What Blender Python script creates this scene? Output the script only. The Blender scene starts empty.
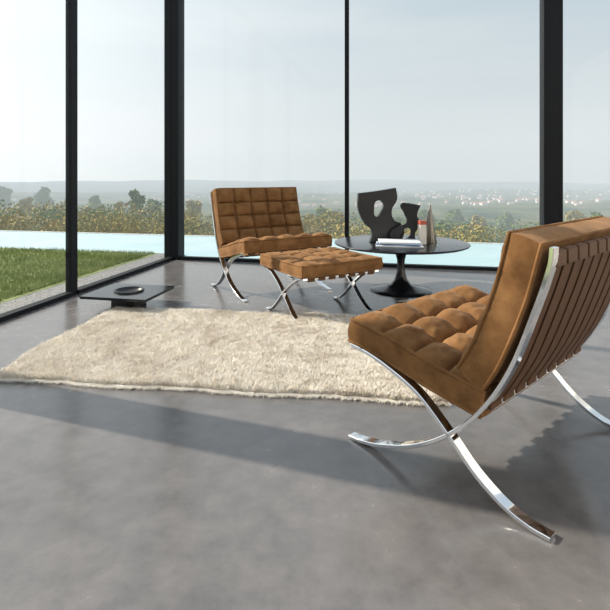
import bpy, math, random
import numpy as np
from mathutils import Vector, Matrix, noise
random.seed(7); rng=np.random.default_rng(7)
scene=bpy.context.scene
try:
    scene.view_settings.view_transform='Standard'
    scene.view_settings.look='None'
except Exception: pass

# ---------------------------------------------------------------- helpers
def link(o,parent=None):
    scene.collection.objects.link(o)
    if parent is not None: o.parent=parent
    return o
def empty(name,loc=(0,0,0),rz=0):
    o=bpy.data.objects.new(name,None); o.location=loc; o.rotation_euler=(0,0,rz)
    o.empty_display_size=.2
    return link(o)
def mesh_obj(name,verts,faces,mat=None,parent=None,smooth=True,angle=35):
    me=bpy.data.meshes.new(name); me.from_pydata([tuple(v) for v in verts],[],faces); me.update()
    if mat: me.materials.append(mat)
    if smooth:
        me.polygons.foreach_set('use_smooth',[True]*len(me.polygons))
        if angle: me.set_sharp_from_angle(angle=math.radians(angle))
    o=bpy.data.objects.new(name,me)
    return link(o,parent)
def np_mesh(name,V,F,mat,parent=None,k=3):
    me=bpy.data.meshes.new(name)
    me.vertices.add(len(V)); me.vertices.foreach_set('co',V.astype(np.float32).ravel())
    me.loops.add(F.size); me.loops.foreach_set('vertex_index',F.astype(np.int32).ravel())
    me.polygons.add(len(F)); me.polygons.foreach_set('loop_start',np.arange(0,F.size,k,dtype=np.int32))
    me.update(calc_edges=True); me.validate()
    if mat: me.materials.append(mat)
    o=bpy.data.objects.new(name,me)
    return link(o,parent)
def merge(parts):
    V=[];F=[]
    for v,f in parts:
        b=len(V); V+= [tuple(p) for p in v]; F+=[tuple(i+b for i in q) for q in f]
    return V,F
def box(cx,cy,cz,sx,sy,sz):
    v=[(cx+a*sx/2,cy+b*sy/2,cz+c*sz/2) for a in(-1,1) for b in(-1,1) for c in(-1,1)]
    f=[(0,1,3,2),(4,6,7,5),(0,4,5,1),(2,3,7,6),(0,2,6,4),(1,5,7,3)]
    return v,f
def bevel(o,w=.003,s=2):
    m=o.modifiers.new('bevel','BEVEL'); m.width=w; m.segments=s; m.limit_method='ANGLE'; return o
def lathe(prof,n=64,c=(0,0,0)):
    v=[];f=[]
    for r,z in prof:
        for i in range(n):
            a=2*math.pi*i/n; v.append((c[0]+r*math.cos(a),c[1]+r*math.sin(a),c[2]+z))
    for j in range(len(prof)-1):
        for i in range(n):
            k=(i+1)%n; f.append((j*n+i,j*n+k,(j+1)*n+k,(j+1)*n+i))
    f.append(tuple(range(n))[::-1]); f.append(tuple((len(prof)-1)*n+i for i in range(n)))
    return v,f
def catmull(P,n):
    P=[np.array(p,float) for p in P]
    P=[2*P[0]-P[1]]+P+[2*P[-1]-P[-2]]
    out=[]
    for i in range(1,len(P)-2):
        for k in range(24):
            t=k/24; a,b,c,d=P[i-1],P[i],P[i+1],P[i+2]
            out.append(.5*((2*b)+(-a+c)*t+(2*a-5*b+4*c-d)*t*t+(-a+3*b-3*c+d)*t**3))
    out.append(P[-2]); out=np.array(out)
    L=np.concatenate([[0],np.cumsum(np.linalg.norm(np.diff(out,axis=0),axis=1))])
    s=np.linspace(0,L[-1],n)
    return np.stack([np.interp(s,L,out[:,k]) for k in range(out.shape[1])],1)
def bar(P,y,w,t,n=60,cham=.0015):
    C=catmull(P,n); T=np.gradient(C,axis=0); T/=np.linalg.norm(T,axis=1)[:,None]
    N=np.stack([-T[:,1],T[:,0]],1)
    sec=[(-w/2+cham,-t/2),(w/2-cham,-t/2),(w/2,-t/2+cham),(w/2,t/2-cham),(w/2-cham,t/2),(-w/2+cham,t/2),(-w/2,t/2-cham),(-w/2,-t/2+cham)]
    v=[];f=[];k=len(sec)
    for c,nn in zip(C,N):
        for a,b in sec: v.append((c[0]+nn[0]*b,y+a,c[1]+nn[1]*b))
    for i in range(n-1):
        for j in range(k):
            m=(j+1)%k; f.append((i*k+j,i*k+m,(i+1)*k+m,(i+1)*k+j))
    f.append(tuple(range(k))[::-1]); f.append(tuple((n-1)*k+j for j in range(k)))
    return v,f
def tube(P,r,n=8,closed=True):
    P=np.array(P,float); m=len(P); v=[];f=[]
    for i in range(m):
        a=P[(i-1)%m] if closed or i>0 else P[i]; b=P[(i+1)%m] if closed or i<m-1 else P[i]
        T=Vector(b-a).normalized(); up=Vector((0,1,0)) if abs(T.y)<.8 else Vector((0,0,1))
        A=T.cross(up).normalized(); B=T.cross(A)
        for k in range(n):
            q=2*math.pi*k/n; v.append(tuple(Vector(P[i])+A*r*math.cos(q)+B*r*math.sin(q)))
    for i in range(m if closed else m-1):
        for k in range(n):
            j=(i+1)%m; l=(k+1)%n; f.append((i*n+k,i*n+l,j*n+l,j*n+k))
    return v,f

# ---------------------------------------------------------------- materials
def new_mat(name):
    m=bpy.data.materials.new(name); m.use_nodes=True
    nt=m.node_tree; b=nt.nodes['Principled BSDF']; return m,nt,b
def N(nt,t,**kw):
    n=nt.nodes.new(t)
    for k,v in kw.items(): setattr(n,k,v)
    return n
def ramp(nt,fac,stops):
    r=N(nt,'ShaderNodeValToRGB'); e=r.color_ramp.elements
    while len(e)<len(stops): e.new(.5)
    for x,(p,c) in zip(e,stops): x.position=p; x.color=(*c,1)
    nt.links.new(fac,r.inputs[0]); return r.outputs[0]
def noise_tex(nt,scale,detail=4,rough=.55,coord='Object'):
    tc=N(nt,'ShaderNodeTexCoord'); n=N(nt,'ShaderNodeTexNoise')
    n.inputs['Scale'].default_value=scale; n.inputs['Detail'].default_value=detail; n.inputs['Roughness'].default_value=rough
    nt.links.new(tc.outputs[coord],n.inputs['Vector']); return n.outputs['Fac']
def bump(nt,b,h,strength,dist=.01):
    bp=N(nt,'ShaderNodeBump'); bp.inputs['Strength'].default_value=strength; bp.inputs['Distance'].default_value=dist
    nt.links.new(h,bp.inputs['Height']); nt.links.new(bp.outputs[0],b.inputs['Normal'])
def simple(name,col,rough=.5,metal=0,spec=.5):
    m,nt,b=new_mat(name); b.inputs['Base Color'].default_value=(*col,1)
    b.inputs['Roughness'].default_value=rough; b.inputs['Metallic'].default_value=metal
    b.inputs['Specular IOR Level'].default_value=spec
    f=noise_tex(nt,40,3); c=ramp(nt,f,[(.3,tuple(x*.93 for x in col)),(.7,tuple(min(1,x*1.05) for x in col))])
    nt.links.new(c,b.inputs['Base Color']); return m
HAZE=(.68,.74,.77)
def haze(m,D):  # aerial haze painted into the material: pale emission growing with distance, no volume
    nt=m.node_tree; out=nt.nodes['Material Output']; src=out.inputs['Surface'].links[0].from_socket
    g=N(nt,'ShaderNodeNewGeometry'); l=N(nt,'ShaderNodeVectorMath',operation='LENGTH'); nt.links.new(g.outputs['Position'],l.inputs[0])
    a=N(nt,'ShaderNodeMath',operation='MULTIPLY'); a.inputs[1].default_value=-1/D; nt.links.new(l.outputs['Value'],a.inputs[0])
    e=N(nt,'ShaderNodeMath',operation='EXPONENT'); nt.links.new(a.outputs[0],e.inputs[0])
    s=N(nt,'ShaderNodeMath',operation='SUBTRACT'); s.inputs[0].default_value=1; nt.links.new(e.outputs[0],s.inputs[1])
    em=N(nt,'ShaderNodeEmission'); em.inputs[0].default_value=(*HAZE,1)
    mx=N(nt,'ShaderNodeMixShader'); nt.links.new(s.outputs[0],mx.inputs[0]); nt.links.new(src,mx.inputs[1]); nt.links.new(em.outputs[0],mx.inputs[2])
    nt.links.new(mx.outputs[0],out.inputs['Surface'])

# suede
M_suede,nt,b=new_mat('tan_suede')
f=noise_tex(nt,9,6,.65); c=ramp(nt,f,[(.28,(.120,.055,.019)),(.5,(.205,.100,.037)),(.75,(.31,.162,.066))]); nt.links.new(c,b.inputs['Base Color'])
b.inputs['Roughness'].default_value=.85; b.inputs['Specular IOR Level'].default_value=.12
b.inputs['Sheen Weight'].default_value=.12; b.inputs['Sheen Roughness'].default_value=.4; b.inputs['Sheen Tint'].default_value=(1,.8,.6,1)
bump(nt,b,noise_tex(nt,60,5,.6),.25,.004)
M_strap=simple('saddle_leather',(.115,.055,.024),.6,0,.3)
M_chrome,nt,b=new_mat('polished_steel'); b.inputs['Metallic'].default_value=1; b.inputs['Base Color'].default_value=(.88,.89,.90,1)
f=noise_tex(nt,15,2); c=ramp(nt,f,[(.3,(.06,.06,.06)),(.7,(.11,.11,.11))]); nt.links.new(c,b.inputs['Roughness'])
M_black=simple('black_steel',(.012,.013,.015),.4)
M_blackgloss=simple('black_lacquer',(.01,.011,.013),.18)
M_frame=simple('window_frame_black',(.008,.009,.011),.55,0,.2)
# concrete floor
M_floor,nt,b=new_mat('polished_concrete')
f1=noise_tex(nt,1.1,9,.66); f2=noise_tex(nt,12,7,.65)
mx=N(nt,'ShaderNodeMath',operation='MULTIPLY_ADD'); mx.inputs[1].default_value=.38; nt.links.new(f2,mx.inputs[0]); 
m2=N(nt,'ShaderNodeMath',operation='MULTIPLY'); m2.inputs[1].default_value=.62; nt.links.new(f1,m2.inputs[0]); nt.links.new(m2.outputs[0],mx.inputs[2])
c=ramp(nt,mx.outputs[0],[(.34,(.085,.081,.080)),(.5,(.134,.126,.122)),(.66,(.188,.174,.167))]); nt.links.new(c,b.inputs['Base Color'])
r=ramp(nt,mx.outputs[0],[(.36,(.15,.15,.15)),(.64,(.30,.30,.30))]); nt.links.new(r,b.inputs['Roughness'])
b.inputs['Specular IOR Level'].default_value=.75
bump(nt,b,noise_tex(nt,5,5),.04,.01)
M_wall=simple('white_plaster',(.62,.60,.57),.8)
# glass
M_glass,nt,b=new_mat('clear_glass'); nt.nodes.remove(b)
tr=N(nt,'ShaderNodeBsdfTransparent'); tr.inputs[0].default_value=(.98,.99,.99,1)
gl=N(nt,'ShaderNodeBsdfGlossy'); gl.inputs['Roughness'].default_value=.0
lw=N(nt,'ShaderNodeLayerWeight'); lw.inputs['Blend'].default_value=.5
p5=N(nt,'ShaderNodeMath',operation='POWER'); p5.inputs[1].default_value=5; nt.links.new(lw.outputs['Facing'],p5.inputs[0])
ma=N(nt,'ShaderNodeMath',operation='MULTIPLY_ADD'); ma.inputs[1].default_value=.7; ma.inputs[2].default_value=.015; nt.links.new(p5.outputs[0],ma.inputs[0])
mm=N(nt,'ShaderNodeMixShader'); nt.links.new(ma.outputs[0],mm.inputs[0]); nt.links.new(tr.outputs[0],mm.inputs[1]); nt.links.new(gl.outputs[0],mm.inputs[2])
nt.links.new(mm.outputs[0],nt.nodes['Material Output'].inputs['Surface'])
# rug
M_rug,nt,b=new_mat('cream_wool')
f=noise_tex(nt,3.2,7,.72); c=ramp(nt,f,[(.28,(.54,.45,.35)),(.40,(.74,.68,.59)),(.55,(.83,.78,.69))]); nt.links.new(c,b.inputs['Base Color']); b.inputs['Roughness'].default_value=.95
b.inputs['Specular IOR Level'].default_value=.1
# outdoors
M_grass,nt,b=new_mat('grass'); f=noise_tex(nt,3,5); c=ramp(nt,f,[(.3,(.15,.20,.05)),(.7,(.29,.33,.12))]); nt.links.new(c,b.inputs['Base Color']); b.inputs['Roughness'].default_value=.8
M_gravel,nt,b=new_mat('gravel'); f=noise_tex(nt,60,4); c=ramp(nt,f,[(.35,(.07,.07,.065)),(.65,(.32,.31,.29))]); nt.links.new(c,b.inputs['Base Color']); bump(nt,b,f,1,.02)
M_water,nt,b=new_mat('pool_water'); b.inputs['Roughness'].default_value=.06
f=noise_tex(nt,1.2,3); c=ramp(nt,f,[(.3,(.32,.52,.55)),(.7,(.42,.59,.61))]); nt.links.new(c,b.inputs['Base Color']); bump(nt,b,noise_tex(nt,9,4),.10,.02)
M_stone=simple('pool_coping',(.6,.6,.57),.6)
M_terr,nt,b=new_mat('valley_fields'); b.inputs['Roughness'].default_value=1; b.inputs['Specular IOR Level'].default_value=0
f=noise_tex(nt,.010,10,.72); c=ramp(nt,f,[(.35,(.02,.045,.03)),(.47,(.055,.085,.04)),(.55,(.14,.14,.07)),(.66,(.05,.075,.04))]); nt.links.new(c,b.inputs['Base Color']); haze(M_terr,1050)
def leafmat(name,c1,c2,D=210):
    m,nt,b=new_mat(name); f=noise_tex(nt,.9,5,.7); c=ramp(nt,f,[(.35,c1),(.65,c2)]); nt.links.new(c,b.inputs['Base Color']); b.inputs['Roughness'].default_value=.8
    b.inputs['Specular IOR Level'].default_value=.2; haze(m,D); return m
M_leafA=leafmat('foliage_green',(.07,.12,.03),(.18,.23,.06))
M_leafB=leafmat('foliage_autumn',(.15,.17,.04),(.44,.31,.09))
M_bark=simple('bark',(.09,.07,.05),.9)
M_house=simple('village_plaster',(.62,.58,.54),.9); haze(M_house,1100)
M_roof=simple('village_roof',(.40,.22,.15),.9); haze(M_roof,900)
M_paper=simple('magazine_paper',(.70,.72,.74),.5); M_red=simple('red_cover',(.45,.09,.05),.5); M_blue=simple('blue_cover',(.15,.22,.32),.5)
M_brass=simple('pewter',(.22,.20,.17),.3,1)
M_cream=simple('cream_ceramic',(.72,.67,.58),.35)

# ---------------------------------------------------------------- room frame
th=math.radians(11.5); e=np.array([math.cos(th),-math.sin(th)]); g=np.array([-math.sin(th),-math.cos(th)])
C=np.array([-1.43,5.38])
def R(u,v): p=C+e*u+g*v; return p[0],p[1]
def rbox(name,u0,u1,v0,v1,z0,z1,mat,parent=None,bv=0):
    P=[R(u0,v0),R(u1,v0),R(u1,v1),R(u0,v1)]
    v=[(x,y,z0) for x,y in P]+[(x,y,z1) for x,y in P]
    f=[(0,1,2,3),(7,6,5,4),(0,4,5,1),(1,5,6,2),(2,6,7,3),(3,7,4,0)]
    o=mesh_obj(name,v,f,mat,parent,smooth=False)
    import bmesh
    bm=bmesh.new(); bm.from_mesh(o.data); bmesh.ops.recalc_face_normals(bm,faces=bm.faces); bm.to_mesh(o.data); bm.free()
    return o
UW,VW,HT=6.4,8.2,3.4
rbox('floor',-.06,UW,-.06,VW,-.25,0,M_floor)
rbox('wall_right',UW,UW+.2,-.06,VW,-.25,HT,M_wall)
rbox('wall_rear',-.06,UW,VW,VW+.2,-.25,HT,M_wall)
rbox('baseboard_right',UW-.015,UW,.1,VW-.02,0,.08,M_frame)
rbox('baseboard_rear',0.1,UW-.02,VW-.015,VW,0,.08,M_frame)
def window(n,axis,a,b):
    p=empty('window_%d'%n)
    if axis=='u':
        rbox('glass',a,b,.01,.018,.03,HT,M_glass,p)
        rbox('sill_rail',a,b,-.02,.045,0.0,.03,M_frame,p); rbox('head_rail',a,b,-.02,.045,HT-.08,HT,M_frame,p)
    else:
        rbox('glass',.01,.018,a,b,.03,HT,M_glass,p)
        rbox('sill_rail',-.02,.045,a,b,0.0,.03,M_frame,p); rbox('head_rail',-.02,.045,a,b,HT-.08,HT,M_frame,p)
rbox('trim_1',-.06,.10,-.09,.06,0,HT,M_frame)       # corner column
def u_of(px):
    k=(px-305)/500
    A=np.array([[e[0],-k],[e[1],-1.]]); s=np.linalg.solve(A,-C); return s[0]
def v_of(px):
    k=(px-305)/500
    A=np.array([[g[0],-k],[g[1],-1.]]); s=np.linalg.solve(A,-C); return s[0]
um=u_of(347); ur=u_of(551); vm=v_of(71)
rbox('trim_2',um-.020,um+.020,-.02,.03,0,HT,M_frame)
rbox('trim_3',ur-.08,ur+.08,-.08,.08,0,HT,M_frame)
rbox('trim_4',-.02,.03,vm-.035,vm+.035,0,HT,M_frame)
vb=(C[1]-2.36)/math.cos(th)
rbox('trim_5',-.10,.09,vb-.10,vb+.10,0,HT,M_frame)
rbox('trim_6',-.04,.06,vb+2.2,vb+2.3,0,HT,M_frame)
window(1,'u',.10,um-.020); window(2,'u',um+.020,ur-.08); window(3,'u',ur+.08,UW)
window(4,'v',.06,vm-.035); window(5,'v',vm+.035,vb-.10); window(6,'v',vb+.10,vb+2.2); window(7,'v',vb+2.3,VW)

# ---------------------------------------------------------------- cushions
def cushion(name,P,width,t,nu,nv,parent,mat=M_suede,puff=.024,buttons=True):
    GU,GV=nu*18+1,nv*18+1
    Cc=catmull(P,GU); T=np.gradient(Cc,axis=0); T/=np.linalg.norm(T,axis=1)[:,None]
    Nn=np.stack([-T[:,1],T[:,0]],1)
    v=[];f=[]
    def pt(i,y,h): return (Cc[i][0]+Nn[i][0]*h,y,Cc[i][1]+Nn[i][1]*h)
    sd_=len(name)
    for i in range(GU):
        u=i/(GU-1)
        for j in range(GV):
            w=j/(GV-1)
            a=abs(math.sin(math.pi*nu*u)); b_=abs(math.sin(math.pi*nv*w))
            h=t+puff*(a**.5)*(b_**.5)
            iu,jv=round(u*nu),round(w*nv)
            du=(u-iu/nu)*.14*nu; dv=(w-jv/nv)*.14*nv
            if 0<iu<nu and 0<jv<nv: h-=.018*math.exp(-(du*du+dv*dv)/(.018**2))
            if (0<iu<nu): h-=.009*math.exp(-(du/.008)**2)
            if (0<jv<nv): h-=.009*math.exp(-(dv/.008)**2)
            x=(w-.5)*width
            q=noise.noise(Vector((u*7,w*7,sd_+t*30)))*.009+noise.noise(Vector((u*22,w*22,3)))*.0045
            edge=min(1,min(u,1-u,w,1-w)*12)
            h+=q*edge
            v.append(pt(i,x,h))
    idx=lambda i,j:i*GV+j
    for i in range(GU-1):
        for j in range(GV-1): f.append((idx(i,j),idx(i,j+1),idx(i+1,j+1),idx(i+1,j)))
    per=[(0,j) for j in range(GV)]+[(i,GV-1) for i in range(1,GU)]+[(GU-1,j) for j in range(GV-2,-1,-1)]+[(i,0) for i in range(GU-2,0,-1)]
    rows=[[idx(i,j) for i,j in per]]
    for lev in (.8,.5,.2,0.):
        row=[]
        bul=.006*math.sin(math.pi*lev)
        for i,j in per:
            y=((j/(GV-1))-.5)*width; yy=y
            if j==0: yy-=bul
            if j==GV-1: yy+=bul
            p=np.array(pt(i,yy,t*lev))
            if i==0: p[0]-=T[0][0]*bul; p[2]-=T[0][1]*bul
            if i==GU-1: p[0]+=T[-1][0]*bul; p[2]+=T[-1][1]*bul
            row.append(len(v)); v.append(tuple(p))
        rows.append(row)
    m=len(per)
    for a,b_ in zip(rows[:-1],rows[1:]):
        for k in range(m):
            l=(k+1)%m; f.append((a[k],b_[k],b_[l],a[l]))
    base=len(v)
    for i in range(GU):
        v.append(pt(i,-width/2,0)); v.append(pt(i,width/2,0))
    for i in range(GU-1): f.append((base+2*i,base+2*i+2,base+2*i+3,base+2*i+1))
    parts=[(v,f)]
    for lev in (t,0.0):
        ring=[pt(i,((j/(GV-1))-.5)*width,lev) for i,j in per]
        parts.append(tube(ring[::3],.0055,7))
    if buttons:
        for a in range(1,nu):
            for b_ in range(1,nv):
                i=round(a/nu*(GU-1)); c0=np.array(pt(i,(b_/nv-.5)*width,t-.020))
                vv=[];ff=[]; n3=Vector((Nn[i][0],0,Nn[i][1])); t3=Vector((T[i][0],0,T[i][1])); y3=Vector((0,1,0))
                for r,z in ((.013,0),(.012,.004),(.008,.0065),(.002,.0078)):
                    for k in range(10):
                        q=2*math.pi*k/10; vv.append(tuple(Vector(c0)+t3*r*math.cos(q)+y3*r*math.sin(q)+n3*z))
                for z in range(3):
                    for k in range(10): l=(k+1)%10; ff.append((z*10+k,z*10+l,z*10+10+l,z*10+10+k))
                ff.append(tuple(30+k for k in range(10)))
                parts.append((vv,ff))
    V,F=merge(parts)
    o=mesh_obj(name,V,F,mat,parent,True,60)
    import bmesh
    bm=bmesh.new(); bm.from_mesh(o.data); bmesh.ops.recalc_face_normals(bm,faces=bm.faces); bm.to_mesh(o.data); bm.free()
    return o

def lounge_chair(name,loc,rz,sz=1.0):
    p=empty(name,loc,rz); W=.357; p.scale=(1,1,sz)
    back=[(-.004,.722),(.003,.67),(.04,.555),(.103,.390),(.184,.257),(.283,.155),(.40,.078),(.52,.031),(.60,.012),(.66,.0065)]
    seat=[(.650,.322),(.59,.314),(.50,.290),(.385,.241),(.283,.158),(.205,.085),(.127,.035),(.06,.012),(0,.0065)]
    parts=[]
    for y in(-W,W): parts+=[bar(back,y,.034,.012,90),bar(seat,y,.034,.012,90)]
    L=2*W-.034
    parts+=[box(.630,0,.318,.03,L,.009),box(.178,0,.262,.02,L,.02),box(.004,0,.690,.010,L,.03)]
    V,F=merge(parts); mesh_obj('steel_frame',V,F,M_chrome,p)
    sp=[]
    bp=[(.009,.712),(.015,.67),(.050,.555),(.113,.395),(.170,.285)]
    stp=[(.640,.327),(.50,.302),(.37,.258),(.20,.236)]
    for i in range(9):
        y=-W+.045+(2*W-.09)*i/8
        sp.append(bar(bp,y,.064,.005,30,.001))
        sp.append(bar([(.0,.712),(.006,.67),(.043,.553),(.104,.388),(.160,.285),(.172,.262)],y,.062,.004,30,.001))
        sp.append(box(.004,y,.690,.020,.063,.038)); sp.append(box(.174,y,.266,.018,.060,.018))
    for i in range(8):
        y=-W+.05+(2*W-.10)*i/7
        sp.append(bar(stp,y,.050,.005,30,.001)); sp.append(box(.633,y,.3175,.040,.050,.018))
    V,F=merge(sp); bevel(mesh_obj('leather_straps',V,F,M_strap,p),.002)
    cushion('seat_cushion',[(.185,.240),(.37,.275),(.54,.316),(.664,.334)],.735,.074,4,5,p,puff=.027)
    cushion('back_cushion',[(.022,.728),(.064,.57),(.128,.405),(.178,.315)],.735,.085,4,5,p)
    return p
lounge_chair('lounge_chair',(.872,1.476,0),math.atan2(.733,-.68))
lounge_chair('lounge_chair',(-.450,4.274,0),math.atan2(-.857,.515),1.055)

# ottoman
p=empty('ottoman',(.098,3.315,0),math.atan2(-.857,.515))
leg=[(-.262,.281),(-.19,.270),(-.095,.222),(0,.152),(.075,.083),(.145,.03),(.19,.010),(.225,.0065)]
parts=[]
for y in(-.27,.27):
    parts+=[bar(leg,y,.030,.011,60),bar([(-x,z) for x,z in leg],y,.030,.011,60)]
for x in(-.245,.245): parts.append(box(x,0,.277,.026,.51,.010))
V,F=merge(parts); mesh_obj('steel_frame',V,F,M_chrome,p)
sp=[]
for i in range(7):
    y=-.225+.45*i/6
    sp.append(box(0,y,.290,.51,.042,.005))
    for x in(-.247,.247): sp.append(box(x,y,.276,.036,.042,.024))
V,F=merge(sp); mesh_obj('leather_straps',V,F,M_strap,p)
cushion('seat_cushion',[(-.275,.296),(-.1,.294),(.1,.294),(.275,.296)],.60,.066,4,4,p,puff=.016)

# ---------------------------------------------------------------- pedestal coffee table
tx,ty=.75,3.91
p=empty('coffee_table',(tx,ty,0))
prof=[(.235,0),(.238,.004),(.232,.008),(.19,.016),(.13,.028),(.08,.048),(.050,.085),(.034,.14),(.028,.19),(.031,.24),(.045,.29),(.075,.325),(.115,.345),(.12,.35)]
V,F=lathe(prof,72); mesh_obj('pedestal',V,F,M_blackgloss,p,True,60)
V,F=lathe([(.46,.35),(.50,.356),(.517,.364),(.520,.370),(.517,.374),(.51,.375)],96); mesh_obj('table_top',V,F,M_blackgloss,p,True,25)
TT=.376
def plate(pts,holes,x0,y0,thick,rot,s=.0083,pxc=387,pyb=243):
    cu=bpy.data.curves.new('plate','CURVE'); cu.dimensions='2D'; cu.fill_mode='BOTH'; cu.extrude=thick/2-.004; cu.bevel_depth=.004; cu.bevel_resolution=2; cu.resolution_u=10
    cu.offset=-.004
    for q in [pts]+holes:
        sp=cu.splines.new('BEZIER'); sp.bezier_points.add(len(q)-1); sp.use_cyclic_u=True
        for bp,pt in zip(sp.bezier_points,q):
            bp.co=((pt[0]-pxc)*s,(pyb-pt[1])*s,0)
            h='VECTOR' if len(pt)>2 else 'AUTO'
            bp.handle_left_type=h; bp.handle_right_type=h
    o=bpy.data.objects.new('tmp',cu); scene.collection.objects.link(o)
    dg=bpy.context.evaluated_depsgraph_get(); dg.update()
    me=bpy.data.meshes.new_from_object(o.evaluated_get(dg)); bpy.data.objects.remove(o)
    me.transform(Matrix.Translation((x0,y0,0))@Matrix.Rotation(rot,4,'Z')@Matrix.Rotation(math.pi/2,4,'X'))
    v=[tuple(q.co) for q in me.vertices]; f=[tuple(q.vertices) for q in me.polygons]
    return v,f
A=[(359,197,1),(376,195),(395,192,1),(396,203),(391,213),(393,222),(400,226),(403,233),(400,243,1),(370,243,1),(372,233),(364,224),(359,212)]
hA=[[(377,204),(383,207),(381,214),(376,219),(374,212)]]
B=[(399,207),(406,206,1),(417,208,1),(414,217),(417,226),(412,234),(413,243,1),(391,243,1),(389,234),(396,228),(404,224),(402,216)]
hB=[[(405,229),(408,233),(404,239),(398,239),(400,234)]]
parts=[plate(A,hA,0,0,.05,.10),plate(B,hB,0,-.035,.045,-.12)]
V,F=merge(parts)
zmin=min(q[2] for q in V)
o=mesh_obj('abstract_sculpture',V,F,M_black,None,True,40); o.location=(.645,3.93,TT-zmin)
p=empty('magazine_stack',(.70,3.72,TT),math.radians(-12))
for i,(w,d,h,m,r,n_) in enumerate([(.34,.24,.012,M_paper,.05,'magazine_lower'),(.31,.22,.012,M_blue,-.08,'magazine_middle'),(.30,.21,.012,M_paper,.12,'magazine_upper')]):
    V,F=box(0,0,h/2+i*.0121,w,d,h); o=mesh_obj(n_,V,F,m,p,False); o.rotation_euler=(0,0,r); bevel(o,.002)
V,F=lathe([(.052,0),(.053,.004),(.0035,.305),(.001,.309)],48); o=mesh_obj('cone_ornament',V,F,M_brass,None,True,50); o.location=(.965,3.86,TT)
p=empty('boxed_candle',(.885,3.78,TT),.2)
V,F=box(0,0,.075,.05,.05,.15); bevel(mesh_obj('box_body',V,F,M_cream,p,False),.003)
V,F=box(0,0,.165,.052,.052,.03); bevel(mesh_obj('box_lid',V,F,M_red,p,False),.003)
V,F=lathe([(.026,0),(.030,.002),(.034,.085),(.032,.085),(.027,.006)],32); o=mesh_obj('drinking_glass',V,F,M_glass,None,True,50); o.location=(.965,3.70,TT)

# ---------------------------------------------------------------- low black table
p=empty('low_fire_table',(-1.21,3.44,0),-th)
V,F=box(0,0,.0425,.17,.17,.085); bevel(mesh_obj('base_block',V,F,M_black,p,False),.004)
n=64;vv=[];ff=[]
def sq(a,hx,hy):
    c,s=math.cos(a),math.sin(a); k=1/max(abs(c),abs(s)); return (c*k*hx,s*k*hy)
for z in(.085,.103):
    for i in range(n):
        a=2*math.pi*i/n+math.pi/4; vv.append((*sq(a,.235,.205),z))
    for i in range(n):
        a=2*math.pi*i/n+math.pi/4; vv.append((.095*math.cos(a),.095*math.sin(a),z))
for i in range(n):
    k=(i+1)%n
    ff+=[(i,n+i,n+k,k),(2*n+i,2*n+k,3*n+k,3*n+i),(i,k,2*n+k,2*n+i),(n+i,3*n+i,3*n+k,n+k)]
mesh_obj('plate',vv,ff,M_blackgloss,p,True,30)
V,F=lathe([(.094,.086),(.100,.104),(.097,.114),(.088,.114),(.080,.098),(.05,.090),(.001,.088)],48); mesh_obj('bowl',V,F,M_black,p,True,50)

# ---------------------------------------------------------------- rug
ra=math.atan2(-.125,1); RL,RW=1.98,1.12
def rug_out(a,b):
    x=a*RL; y=b*RW
    x+= .040*noise.noise(Vector((b*4,1.3,a*1.0)))*1.0 + .012*noise.noise(Vector((b*18,9,0)))
    y+= .030*noise.noise(Vector((a*5,4.2,b)))+ .010*noise.noise(Vector((a*26,2,b)))
    return x,y
rug=empty('shag_rug',(-1.40,2.21,0),ra)
NX,NY=90,54; v=[];f=[]
for i in range(NX):
    for j in range(NY):
        x,y=rug_out(i/(NX-1),j/(NY-1)); ed=min(i,j,NX-1-i,NY-1-j)
        z=.004 if ed==0 else .014+.006*noise.noise(Vector((x*9,y*9,0)))
        v.append((x,y,z))
for i in range(NX-1):
    for j in range(NY-1): f.append((i*NY+j,(i+1)*NY+j,(i+1)*NY+j+1,i*NY+j+1))
b0=len(v)
per=[(i,0) for i in range(NX)]+[(NX-1,j) for j in range(1,NY)]+[(i,NY-1) for i in range(NX-2,-1,-1)]+[(0,j) for j in range(NY-2,0,-1)]
for i,j in per: q=v[i*NY+j]; v.append((q[0],q[1],0.0005))
for k in range(len(per)):
    l=(k+1)%len(per); f.append((per[k][0]*NY+per[k][1],b0+k,b0+l,per[l][0]*NY+per[l][1]))
mesh_obj('backing',v,f,M_rug,rug)
nT=200000
V=np.zeros((nT*3,3));ab=rng.random((nT,2))
nE=5000
ab[:nE,1]=rng.random(nE)*.012; ab[nE:nE+2500,0]=rng.random(2500)*.008
for k in range(nT):
    a,b_=ab[k]
    x,y=rug_out(a,b_)
    cl=noise.noise(Vector((x*26,y*26,5)))+.4*noise.noise(Vector((x*7,y*7,2))); ang=random.random()*6.283 if random.random()<.6 else 1.5*noise.noise(Vector((x*16,y*16,8)))*math.pi+random.gauss(0,.8)
    fr_=k<nE+2500
    if k<nE: ang=-1.57+random.gauss(0,.7)
    elif fr_: ang=3.14+random.gauss(0,.7)
    L=.009+.015*random.random(); h=.012+.010*(.5+.5*cl)+.007*random.random()
    if fr_: L*=1.3+.9*random.random(); h*=.5*random.random()
    wx,wy=math.cos(ang+1.57)*.0024,math.sin(ang+1.57)*.0024
    V[3*k]=(x-wx,y-wy,.009);V[3*k+1]=(x+wx,y+wy,.009);V[3*k+2]=(x+math.cos(ang)*L,y+math.sin(ang)*L,(.001 if fr_ else .010)+h)
F=np.arange(nT*3).reshape(-1,3)
np_mesh('pile',V,F,M_rug,rug)

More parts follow.
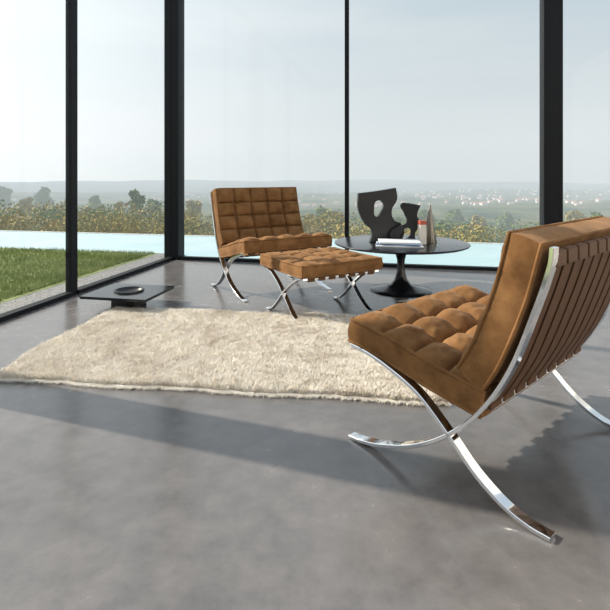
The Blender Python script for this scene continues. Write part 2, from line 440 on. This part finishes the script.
# ---------------------------------------------------------------- outdoors
rbox('gravel_strip',-.41,-.11,-.5,10,-.12,-.03,M_gravel)
lawn=empty('lawn')
rbox('turf',-14,-.42,-.5,10,-.15,-.03,M_grass,lawn)
nG=110000
uu=-.46-4.6*rng.random(nG)**1.3; vv_=-.48+5.0*rng.random(nG)
px=C[0]+e[0]*uu+g[0]*vv_; py=C[1]+e[1]*uu+g[1]*vv_
V=np.zeros((nG*3,3)); an=rng.random(nG)*6.283; h=.018+.03*rng.random(nG); ln=(rng.random((nG,2))-.5)*.03
V[0::3]=np.stack([px-np.cos(an)*.003,py-np.sin(an)*.003,np.full(nG,-.032)],1)
V[1::3]=np.stack([px+np.cos(an)*.003,py+np.sin(an)*.003,np.full(nG,-.032)],1)
V[2::3]=np.stack([px+ln[:,0],py+ln[:,1],-.032+h],1)
np_mesh('grass_blades',V,np.arange(nG*3).reshape(-1,3),M_grass,lawn)
pool=empty('swimming_pool')
rbox('water',-16,16,-2.3,-.56,-.6,-.05,M_water,pool)
rbox('water_inner',-.08,16,-.56,-.12,-.6,-.05,M_water,pool)
rbox('coping',-16,16,-2.36,-2.30,-.6,-.045,M_stone,pool)

def th_z(x,y):
    r=math.hypot(x,y)
    xs=[0,8,20,50,100,250,500,1000,1800,2300,3000,3600,5200]; zs=[-1,-1.2,-3,-6.5,-13,-27,-38,-46,-54,-56,-49,-53,-66]
    z=float(np.interp(r,xs,zs))
    amp=min(9,r*.012)
    z+=amp*noise.fractal(Vector((x*.0022,y*.0022,1)),1,2,4)
    if r>1500: z+=34*noise.noise(Vector((x*.0009,y*.0009,4)))*min(1,(r-1500)/800)
    return z
rs=np.concatenate([np.linspace(9.5,60,24),np.geomspace(66,5200,110)]); angs=np.linspace(math.radians(28),math.radians(152),220)
v=[];f=[]
for r_ in rs:
    for a in angs: x,y=r_*math.cos(a),r_*math.sin(a); v.append((x,y,th_z(x,y)))
na=len(angs)
for i in range(len(rs)-1):
    for j in range(na-1): f.append((i*na+j,(i+1)*na+j,(i+1)*na+j+1,i*na+j+1))
mesh_obj('hillside_terrain',v,f,M_terr,None,True,0)

def leaves(blobs,n,size):
    w=np.array([b[3]**2 for b in blobs]); w/=w.sum(); pick=rng.choice(len(blobs),n,p=w)
    B=np.array(blobs)[pick]; d=rng.normal(size=(n,3)); d/=np.linalg.norm(d,axis=1)[:,None]
    rad=B[:,3:4]*(.62+.43*rng.random((n,1))); c=B[:,:3]+d*rad*np.array([1,1,.85])
    a=rng.normal(size=(n,3)); a/=np.linalg.norm(a,axis=1)[:,None]; b2=np.cross(a,d+.4*rng.normal(size=(n,3))); b2/=np.linalg.norm(b2,axis=1)[:,None]+1e-6
    s=size*(.6+.8*rng.random((n,1)))
    Q=np.stack([c-a*s,c+b2*s*.6,c+a*s,c-b2*s*.6],1).reshape(-1,3)
    return Q,np.arange(4*n).reshape(-1,4)
def tree(px,ptop,Y,wpx,mat,n=4200):
    x=(px-305)/500*Y; top=.9-(ptop-175)/500*Y; gz=th_z(x,Y)-.1; H=top-gz; r=wpx/500*Y/2
    p=empty('tree',(x,Y,gz),random.random()*6)
    bl=[]
    for i in range(20):
        t=(i+random.random())/20; rr=r*(.38+.22*random.random())*(1-.35*t)
        a=random.random()*6.28; q=r*.55*(1-.6*t)
        bl.append((math.cos(a)*q,math.sin(a)*q,H*.22+(H*.76-rr*.85)*t,rr))
    bl.append((0,0,H*.5,r*.6)); bl.append((0,0,H*.72,r*.5)); bl.append((0,0,H*.3,r*.5))
    Q,Fq=leaves(bl,n,.0038*Y)
    np_mesh('foliage',Q,Fq,mat,p,4)
    V,F=tube([(0,0,-.3),(0.02*H,0,H*.3),(0,.02*H,H*.7)],max(.05,H*.02),8,False); mesh_obj('trunk',V,F,M_bark,p)
for a in [(45,186,100,32,M_leafA),(5,184,120,22,M_leafA),(26,195,60,24,M_leafB),(66,198,64,22,M_leafB),(98,194,80,30,M_leafA),(137,188,34,24,M_leafA),(118,199,40,22,M_leafB),(154,197,50,22,M_leafA),
          (193,198,50,30,M_leafB),(325,205,55,34,M_leafA),(338,210,45,22,M_leafB),(425,209,70,30,M_leafA),(455,208,75,36,M_leafA),(478,214,60,24,M_leafB),(505,212,80,30,M_leafA),(575,208,60,34,M_leafB),(600,210,50,30,M_leafA),(310,212,48,20,M_leafB),(395,216,60,26,M_leafA)]:
    tree(*a)
for nm,rng_px,ptop,Y,mat,cnt in [('shrub_hedge',(-60,175),204,34,M_leafB,30),('shrub_hedge',(-60,175),207,27,M_leafA,22),('shrub_hedge',(-60,185),213,19,M_leafB,36),('shrub_hedge',(180,350),214,30,M_leafB,26),('shrub_hedge',(350,660),221,34,M_leafA,36),('shrub_hedge',(340,660),227,22,M_leafB,40)]:
    bl=[]
    for i in range(cnt):
        q=rng_px[0]+(rng_px[1]-rng_px[0])*random.random(); yy=Y*(1+.25*(random.random()-.5)); x=(q-305)/500*yy
        top=.9-(ptop+random.gauss(0,3.5)-175)/500*yy; rr=.035*yy*(.6+.8*random.random())
        bl.append((x,yy,top-rr*.85,rr)); bl.append((x,yy-.1,top-rr*2.0,rr*1.3)); bl.append((x+rr,yy-.1,top-rr*2.6,rr*1.2))
    Q,Fq=leaves(bl,cnt*800,.0030*Y); np_mesh(nm,Q,Fq,mat,None,4)
vp=empty('village'); pv=[];pr=[]
for i in range(260):
    Y=random.uniform(650,1700); q=random.choice([random.gauss(520,50),random.gauss(250,60),random.uniform(0,610),random.gauss(400,60)]); x=(q-305)/500*Y; z=th_z(x,Y)
    s=random.uniform(3,8); d=random.uniform(5,8); h=random.uniform(2,4)
    pv.append(box(x,Y,z+h/2-1,s,d,h+2))
    z1=z+h; pr.append(([(x-s/2-.4,Y-d/2-.4,z1),(x+s/2+.4,Y-d/2-.4,z1),(x+s/2+.4,Y+d/2+.4,z1),(x-s/2-.4,Y+d/2+.4,z1),(x-s/2,Y,z1+1.6),(x+s/2,Y,z1+1.6)],[(0,1,5,4),(2,3,4,5),(0,4,3),(1,2,5)]))
V,F=merge(pv); mesh_obj('house_walls',V,F,M_house,vp,False); V,F=merge(pr); mesh_obj('house_roofs',V,F,M_roof,vp,False)

# ---------------------------------------------------------------- light
el=math.radians(33); sd=Vector((-.94*math.cos(el),.336*math.cos(el),math.sin(el))).normalized()
L=bpy.data.lights.new('sun','SUN'); L.energy=7.2; L.angle=math.radians(.7); L.color=(1,.90,.78)
o=bpy.data.objects.new('sun',L); o.rotation_euler=sd.to_track_quat('Z','Y').to_euler(); o.location=(-6,6,8); link(o)
w=bpy.data.worlds.new('sky'); scene.world=w; w.use_nodes=True; nt=w.node_tree; bg=nt.nodes['Background']
tc=N(nt,'ShaderNodeTexCoord'); sx=N(nt,'ShaderNodeSeparateXYZ'); nt.links.new(tc.outputs['Generated'],sx.inputs[0])
# faint high cloud streaks
mp=N(nt,'ShaderNodeMapping'); mp.inputs['Scale'].default_value=(1.2,1.2,6); nt.links.new(tc.outputs['Generated'],mp.inputs[0])
cn=N(nt,'ShaderNodeTexNoise'); cn.inputs['Scale'].default_value=1.6; cn.inputs['Detail'].default_value=5; nt.links.new(mp.outputs[0],cn.inputs['Vector'])
c=ramp(nt,sx.outputs['Z'],[(0,(.74,.785,.80)),(.06,(.76,.805,.825)),(.36,(.55,.645,.71)),(.8,(.48,.60,.76))])
cf=ramp(nt,cn.outputs['Fac'],[(.42,(0,0,0)),(.75,(.55,.55,.55))])
cm=N(nt,'ShaderNodeMix',data_type='RGBA'); nt.links.new(cf,cm.inputs['Factor']); nt.links.new(c,cm.inputs['A']); cm.inputs['B'].default_value=(.80,.83,.84,1)
dp=N(nt,'ShaderNodeVectorMath',operation='DOT_PRODUCT'); nt.links.new(tc.outputs['Generated'],dp.inputs[0]); dp.inputs[1].default_value=sd
mx_=N(nt,'ShaderNodeMath',operation='MAXIMUM'); mx_.inputs[1].default_value=0; nt.links.new(dp.outputs['Value'],mx_.inputs[0])
pw=N(nt,'ShaderNodeMath',operation='POWER'); pw.inputs[1].default_value=2.5; nt.links.new(mx_.outputs[0],pw.inputs[0])
ad=N(nt,'ShaderNodeMix',data_type='RGBA',blend_type='ADD'); nt.links.new(pw.outputs[0],ad.inputs['Factor']); nt.links.new(cm.outputs['Result'],ad.inputs['A']); ad.inputs['B'].default_value=(.80,.77,.73,1)
ad.clamp_result=False
nt.links.new(ad.outputs['Result'],bg.inputs['Color']); bg.inputs['Strength'].default_value=1.0

cam=bpy.data.cameras.new('camera'); cam.sensor_width=36; cam.lens=500/610*36; cam.shift_y=-130/610; cam.clip_end=9000; cam.clip_start=.05
co=bpy.data.objects.new('camera',cam); co.location=(0,0,.9); co.rotation_euler=(math.pi/2,0,0); link(co); scene.camera=co
